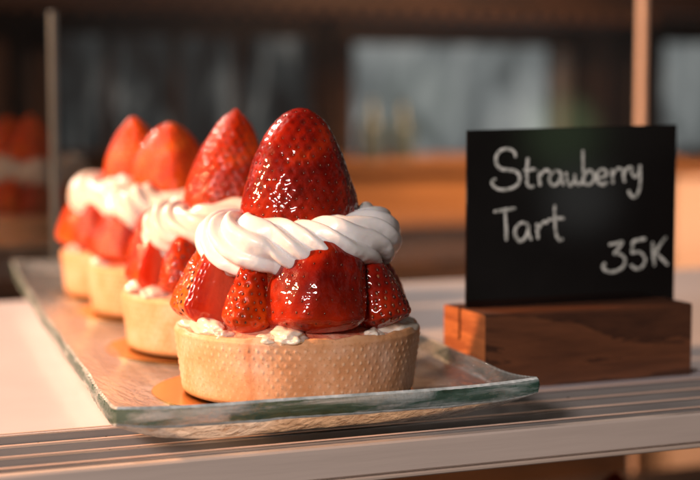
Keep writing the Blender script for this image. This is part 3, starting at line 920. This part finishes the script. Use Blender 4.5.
def board_uv(zx, zy):
    # lettering sheet: corners of the drawn area on the board
    xl = 118 - 2 * (zy - 50) / 445; xr = 650 - 12 * (zy - 38) / 432
    u = (zx - xl) / (xr - xl)
    yt = 50 - 12 * u; yb = 495 - 25 * u
    v = (zy - yt) / (yb - yt)
    u = u * (1 + 0.035 * (1 - u))         # foreshortening of the receding half
    x = PX0 + u * 0.0880
    zt = ZTL + (ZTR - ZTL) * u
    return x, zt + (bh - zt) * v
mb = MB(); rs = random.Random(2)
for st in strokes:
    A = np.array([board_uv(*p) for p in st]); K = len(A)
    ts = np.linspace(0, K - 1, max(8, (K - 1) * 9))
    i = np.clip(np.floor(ts).astype(int), 0, K - 2); f = (ts - i)[:, None]
    g = lambda q: A[np.clip(q, 0, K - 1)]
    p0, p1, p2, p3 = g(i - 1), g(i), g(i + 1), g(i + 2)
    C = 0.5 * ((2 * p1) + (-p0 + p2) * f + (2 * p0 - 5 * p1 + 4 * p2 - p3) * f ** 2 + (-p0 + 3 * p1 - 3 * p2 + p3) * f ** 3)
    T = np.gradient(C, axis=0); T /= np.maximum(1e-9, np.linalg.norm(T, axis=1))[:, None]
    Nn = np.stack([-T[:, 1], T[:, 0]], 1)
    w = 0.00062 * (1 + 0.12 * np.sin(np.linspace(0, 5, len(C)) + rs.random() * 6))
    ends = np.minimum(np.arange(len(C)), np.arange(len(C))[::-1]); w = w * np.clip(0.55 + 0.3 * ends, 0, 1)
    yy = yb0 - 0.00012 - 0.00001 * rs.random()
    L = C + Nn * w[:, None]; Rg = C - Nn * w[:, None]
    P = np.zeros((len(C), 4, 3))
    P[:, 0] = np.stack([L[:, 0], np.full(len(C), yb0 - 0.00002), L[:, 1]], 1)
    P[:, 1] = np.stack([L[:, 0] * .8 + Rg[:, 0] * .2, np.full(len(C), yy), L[:, 1] * .8 + Rg[:, 1] * .2], 1)
    P[:, 2] = np.stack([L[:, 0] * .2 + Rg[:, 0] * .8, np.full(len(C), yy), L[:, 1] * .2 + Rg[:, 1] * .8], 1)
    P[:, 3] = np.stack([Rg[:, 0], np.full(len(C), yb0 - 0.00002), Rg[:, 1]], 1)
    mb.grid(P)
mb.build('chalk_writing', M['chalk'], board, smooth=False, fix=False)

# ------------------------------------------------------------------ the room behind
mb = MB(); mb.box(-1.6, 3.4, 2.60, 2.66, -1.2, 1.6)
o = mb.build('room_wall', M['wall'], smooth=False); tag(o, kind='structure')
mb = MB(); mb.box(-2.5, 4.0, -2.0, 2.60, -1.24, -1.20)
o = mb.build('floor', M['floor'], smooth=False); tag(o, kind='structure')

def slab(name, mat, label, cat, dims, group=None, bev=0.004):
    mb = MB(); mb.box(*dims, bev=bev); o = mb.build(name, mat, smooth=False); tag(o, label, cat, group); return o

# X of a view column p (in photo widths) on the plane y=Y, height of a view row
def win(name, label, x0, x1, z0, z1, Y, fr, glassmat, framemat, mull=()):
    w = empty(name, ((x0 + x1) / 2, Y, z0)); tag(w, label, 'window')
    cx = (x0 + x1) / 2
    mb = MB(); mb.box(x0 - cx, x1 - cx, 0.01, 0.014, 0, z1 - z0); mb.build('pane', glassmat, w, smooth=False)
    mb = MB()
    mb.box(x0 - cx - fr, x0 - cx, -0.02, 0.03, -fr, z1 - z0 + fr, bev=0.003); mb.box(x1 - cx, x1 - cx + fr, -0.02, 0.03, -fr, z1 - z0 + fr, bev=0.003)
    mb.box(x0 - cx, x1 - cx, -0.018, 0.028, -fr, 0, bev=0.003); mb.box(x0 - cx, x1 - cx, -0.018, 0.028, z1 - z0, z1 - z0 + fr, bev=0.003)
    for q in mull: mb.box(q - cx - .008, q - cx + .008, -0.015, 0.0095, 0, z1 - z0, bev=0.002)
    mb.build('frame', framemat, w, smooth=False)
    return w
def daylight(k):
    co = k.n('ShaderNodeTexCoord').outputs['Object']
    n = k.noise(k.map(co, (1, 1, 0.6)), 9, 3, 0.6, 0.4)
    return k.ramp(n, [(0.34, (0.08, 0.085, 0.085)), (0.5, (0.20, 0.21, 0.21)), (0.68, (0.38, 0.38, 0.365))]), 1.0
M['day'] = m_emit('overcast daylight in window glass', daylight)
def daylight2(k):
    co = k.n('ShaderNodeTexCoord').outputs['Object']
    n = k.noise(k.map(co, (1.8, 1, 0.45)), 11, 3, 0.6, 0.6)
    return k.ramp(n, [(0.38, (0.010, 0.006, 0.005)), (0.55, (0.030, 0.031, 0.031)), (0.68, (0.14, 0.13, 0.12))]), 1.0
M['day_dim'] = m_emit('dim daylight in window glass', daylight2)

# ---- BACKGROUND PLACES (world metres)

win('window', 'large grey daylight window with a pale frame behind the price sign', 1.075, 1.565, -0.035, 0.222, 2.57, 0.036, M['day'], M['wood_dark'])
w = bpy.data.objects['window']
mb = MB(); mb.box(0.2455, 0.279, -0.045, -0.022, -0.03, 0.25, bev=0.002); mb.build('side_jamb', M['ceramic_pale'], w, smooth=False)
win('window', 'dim bluish window with dark mullions on the left behind the tarts', 0.45, 1.00, 0.00, 0.23, 2.57, 0.02, M['day_dim'], M['wood_dark'], (0.56, 0.70, 0.83))
win('window', 'narrow grey window at the far right beyond the pale corner post', 1.86, 2.02, -0.01, 0.235, 2.57, 0.014, M['day'], M['wood_dark'])

ct = empty('wooden_counter', (1.1, 1.9, -1.2)); tag(ct, 'honey coloured wooden counter lit warmly behind the price sign', 'counter')
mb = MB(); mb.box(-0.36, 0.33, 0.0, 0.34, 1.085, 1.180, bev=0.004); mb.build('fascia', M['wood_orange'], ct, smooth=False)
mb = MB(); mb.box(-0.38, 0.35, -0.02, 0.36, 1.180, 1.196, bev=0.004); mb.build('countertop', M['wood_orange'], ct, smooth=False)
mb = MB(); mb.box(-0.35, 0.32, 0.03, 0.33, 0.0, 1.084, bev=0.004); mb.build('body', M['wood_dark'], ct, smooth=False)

def bottle(x, y, h, lab):
    mb = MB(); mb.lathe([(0.0003, 0), (0.021, 0), (0.023, 0.004), (0.024, h * .55), (0.018, h * .68), (0.009, h * .78), (0.009, h * .97), (0.0075, h), (0.0003, h)], 40)
    o = mb.build('bottle', M['ceramic'], smooth=True, sharp=50); o.location = (x, y, -0.004); tag(o, lab, 'bottle', 'pale bottles on the wooden counter')
bottle(0.880, 1.98, 0.105, 'pale blurred bottle on the counter, the one nearer the tarts')
bottle(0.955, 2.02, 0.100, 'pale blurred bottle on the counter, the one nearer the price sign')

b = empty('low_bench', (0.30, 1.70, -1.2)); tag(b, 'low dark brown wooden bench far behind the tray on the left', 'bench')
mb = MB(); mb.box(-0.32, 0.36, -0.02, 0.30, 1.085, 1.110, bev=0.004); mb.build('seat', M['wood_brown'], b, smooth=False)
mb = MB(); mb.box(-0.30, 0.34, 0.0, 0.28, 1.02, 1.084, bev=0.004); mb.build('apron', M['wood_dark'], b, smooth=False)
for q in (-0.27, 0.27):
    mb = MB(); mb.box(q, q + 0.05, 0.02, 0.07, 0.0, 1.019, bev=0.004); mb.build('leg', M['wood_dark'], b, smooth=False)

cb = empty('peach_cabinet', (1.56, 1.9, -1.2)); tag(cb, 'peach coloured cabinet lit warmly at the far right behind the price sign', 'cabinet')
mb = MB(); mb.box(-0.115, 0.30, 0, 0.3, 0.0, 1.165, bev=0.004); mb.build('carcass', M['plaster'], cb, smooth=False)
mb = MB(); mb.box(-0.125, 0.31, -0.01, 0.31, 1.165, 1.180, bev=0.004); mb.build('top', M['wood_orange'], cb, smooth=False)

pg = empty('slatted_canopy', (0.8, 2.15, 0.25)); tag(pg, 'brown slatted timber canopy across the top of the room', 'canopy')
mb = MB(); mb.box(-0.75, 1.6, 0.03, 0.09, 0.022, 0.09, bev=0.003); mb.build('beam', M['wood_dark'], pg, smooth=False)
for i in range(38):
    mb = MB(); x = -0.62 + i * 0.036; mb.box(x, x + 0.018, -0.06, 0.16, 0.0, 0.021, bev=0.002); mb.build('slat', M['wood_brown'], pg, smooth=False)
for i, (x, w_) in enumerate(((0.30, .05), (1.02, .045), (1.63, .07), (1.74, .05))):
    slab('wall_post', M['wood_dark'], ['dark brown wall post at the far left edge', 'dark brown wall post between the two left windows', 'dark brown wall post right of the large grey window', 'dark brown wall post beside the pale corner post'][i], 'post', (x, x + w_, 2.50, 2.56, -1.2, 1.5), 'dark posts along the room wall')

# ------------------------------------------------------------------ light
def area(name, loc, target, size, power, colr, sy=None, spread=180):
    l = bpy.data.lights.new(name, 'AREA'); l.shape = 'RECTANGLE' if sy else 'DISK'; l.size = size
    if sy: l.size_y = sy
    l.energy = power; l.color = colr; l.spread = R(spread)
    o = bpy.data.objects.new(name, l); col.objects.link(o); o.location = loc
    o.rotation_euler = (Vector(target) - Vector(loc)).to_track_quat('-Z', 'Y').to_euler()
    return o
area('warm_side_lamp', (-1.10, 0.34, 0.56), (0.0, 0.06, 0.03), 0.09, 36, (1.0, 0.50, 0.24))
area('added_rim_fill', (-0.30, 0.95, 0.62), (0.05, 0.05, 0.0), 0.16, 11, (1.0, 0.80, 0.68), 0.12)  # unseen lamp added for fill and top-edge highlights
area('added_front_fill', (-0.95, -0.95, 0.60), (0.03, 0.0, 0.0), 0.26, 15, (1.0, 0.86, 0.80), 0.20)  # unseen fill added on the viewer's side for crust and glaze
area('added_counter_light', (1.0, 1.0, 0.85), (1.1, 1.95, -0.1), 0.2, 4.2, (1.0, 0.58, 0.30), spread=55)  # unseen lamp added to warm the counter front
area('added_cabinet_light', (1.55, 1.1, 0.7), (1.6, 1.9, -0.15), 0.2, 1.4, (1.0, 0.60, 0.40), spread=40)  # unseen lamp added to brighten the peach cabinet

w = bpy.data.worlds.new('World'); scn.world = w; w.use_nodes = True
t = w.node_tree; t.nodes.clear()
out = t.nodes.new('ShaderNodeOutputWorld'); bg = t.nodes.new('ShaderNodeBackground')
tc = t.nodes.new('ShaderNodeTexCoord'); nz = t.nodes.new('ShaderNodeTexNoise'); rp = t.nodes.new('ShaderNodeValToRGB')
nz.inputs['Scale'].default_value = 2.6; nz.inputs['Detail'].default_value = 2
t.links.new(tc.outputs['Generated'], nz.inputs['Vector']); t.links.new(nz.outputs['Fac'], rp.inputs['Fac'])
e = rp.color_ramp.elements
e[0].position = 0.36; e[0].color = (0.030, 0.022, 0.018, 1); e[1].position = 0.72; e[1].color = (0.42, 0.38, 0.35, 1)
q = e.new(0.52); q.color = (0.09, 0.07, 0.06, 1)
def patch(d, cos_in, cos_out, colr, prev):  # adds an unseen soft glow to the world for reflections
    dt = t.nodes.new('ShaderNodeVectorMath'); dt.operation = 'DOT_PRODUCT'
    t.links.new(tc.outputs['Generated'], dt.inputs[0]); v = Vector(d).normalized(); dt.inputs[1].default_value = v
    mr = t.nodes.new('ShaderNodeMapRange'); mr.interpolation_type = 'SMOOTHSTEP'
    mr.inputs['From Min'].default_value = cos_out; mr.inputs['From Max'].default_value = cos_in
    t.links.new(dt.outputs['Value'], mr.inputs['Value'])
    mx = t.nodes.new('ShaderNodeMix'); mx.data_type = 'RGBA'
    t.links.new(mr.outputs['Result'], mx.inputs[0]); t.links.new(prev, mx.inputs[6]); mx.inputs[7].default_value = (*colr, 1)
    return mx.outputs[2]
cc = patch((0.505, -0.863, -0.018), math.cos(R(0.5)), math.cos(R(1.7)), (0.9, 1.3, 0.7), rp.outputs['Color'])   # unseen green glow, added so the sign board reflects it
cc = patch((0.515, -0.857, -0.060), math.cos(R(0.3)), math.cos(R(1.6)), (1.1, 1.1, 1.05), cc)
cc = patch((0.42, -0.90, 0.0), math.cos(R(0.3)), math.cos(R(2.2)), (0.5, 0.55, 0.4), cc)
t.links.new(cc, bg.inputs['Color']); bg.inputs['Strength'].default_value = 0.48
t.links.new(bg.outputs[0], out.inputs['Surface'])

# ------------------------------------------------------------------ camera
cam = bpy.data.cameras.new('camera'); co_ = bpy.data.objects.new('camera', cam); col.objects.link(co_)
PITCH = math.atan((240 - 105) / 1540)
co_.location = CAM
co_.rotation_euler = (PI / 2 - PITCH, 0, -YAW)
cam.sensor_width = 36; cam.lens = 36 * 1540 / 700
cam.clip_start = 0.02; cam.clip_end = 60
cam.dof.use_dof = True; cam.dof.focus_distance = 0.468; cam.dof.aperture_fstop = 9.0; cam.dof.aperture_blades = 0
scn.camera = co_
scn.view_settings.view_transform = 'Standard'; scn.view_settings.look = 'None'; scn.view_settings.exposure = 0
scn.render.engine = 'CYCLES'
cy = scn.cycles
cy.use_denoising = True; cy.max_bounces = 14; cy.transmission_bounces = 12; cy.transparent_max_bounces = 12; cy.glossy_bounces = 6
cy.caustics_reflective = False; cy.caustics_refractive = True; cy.blur_glossy = 0.3; cy.sample_clamp_indirect = 4.0
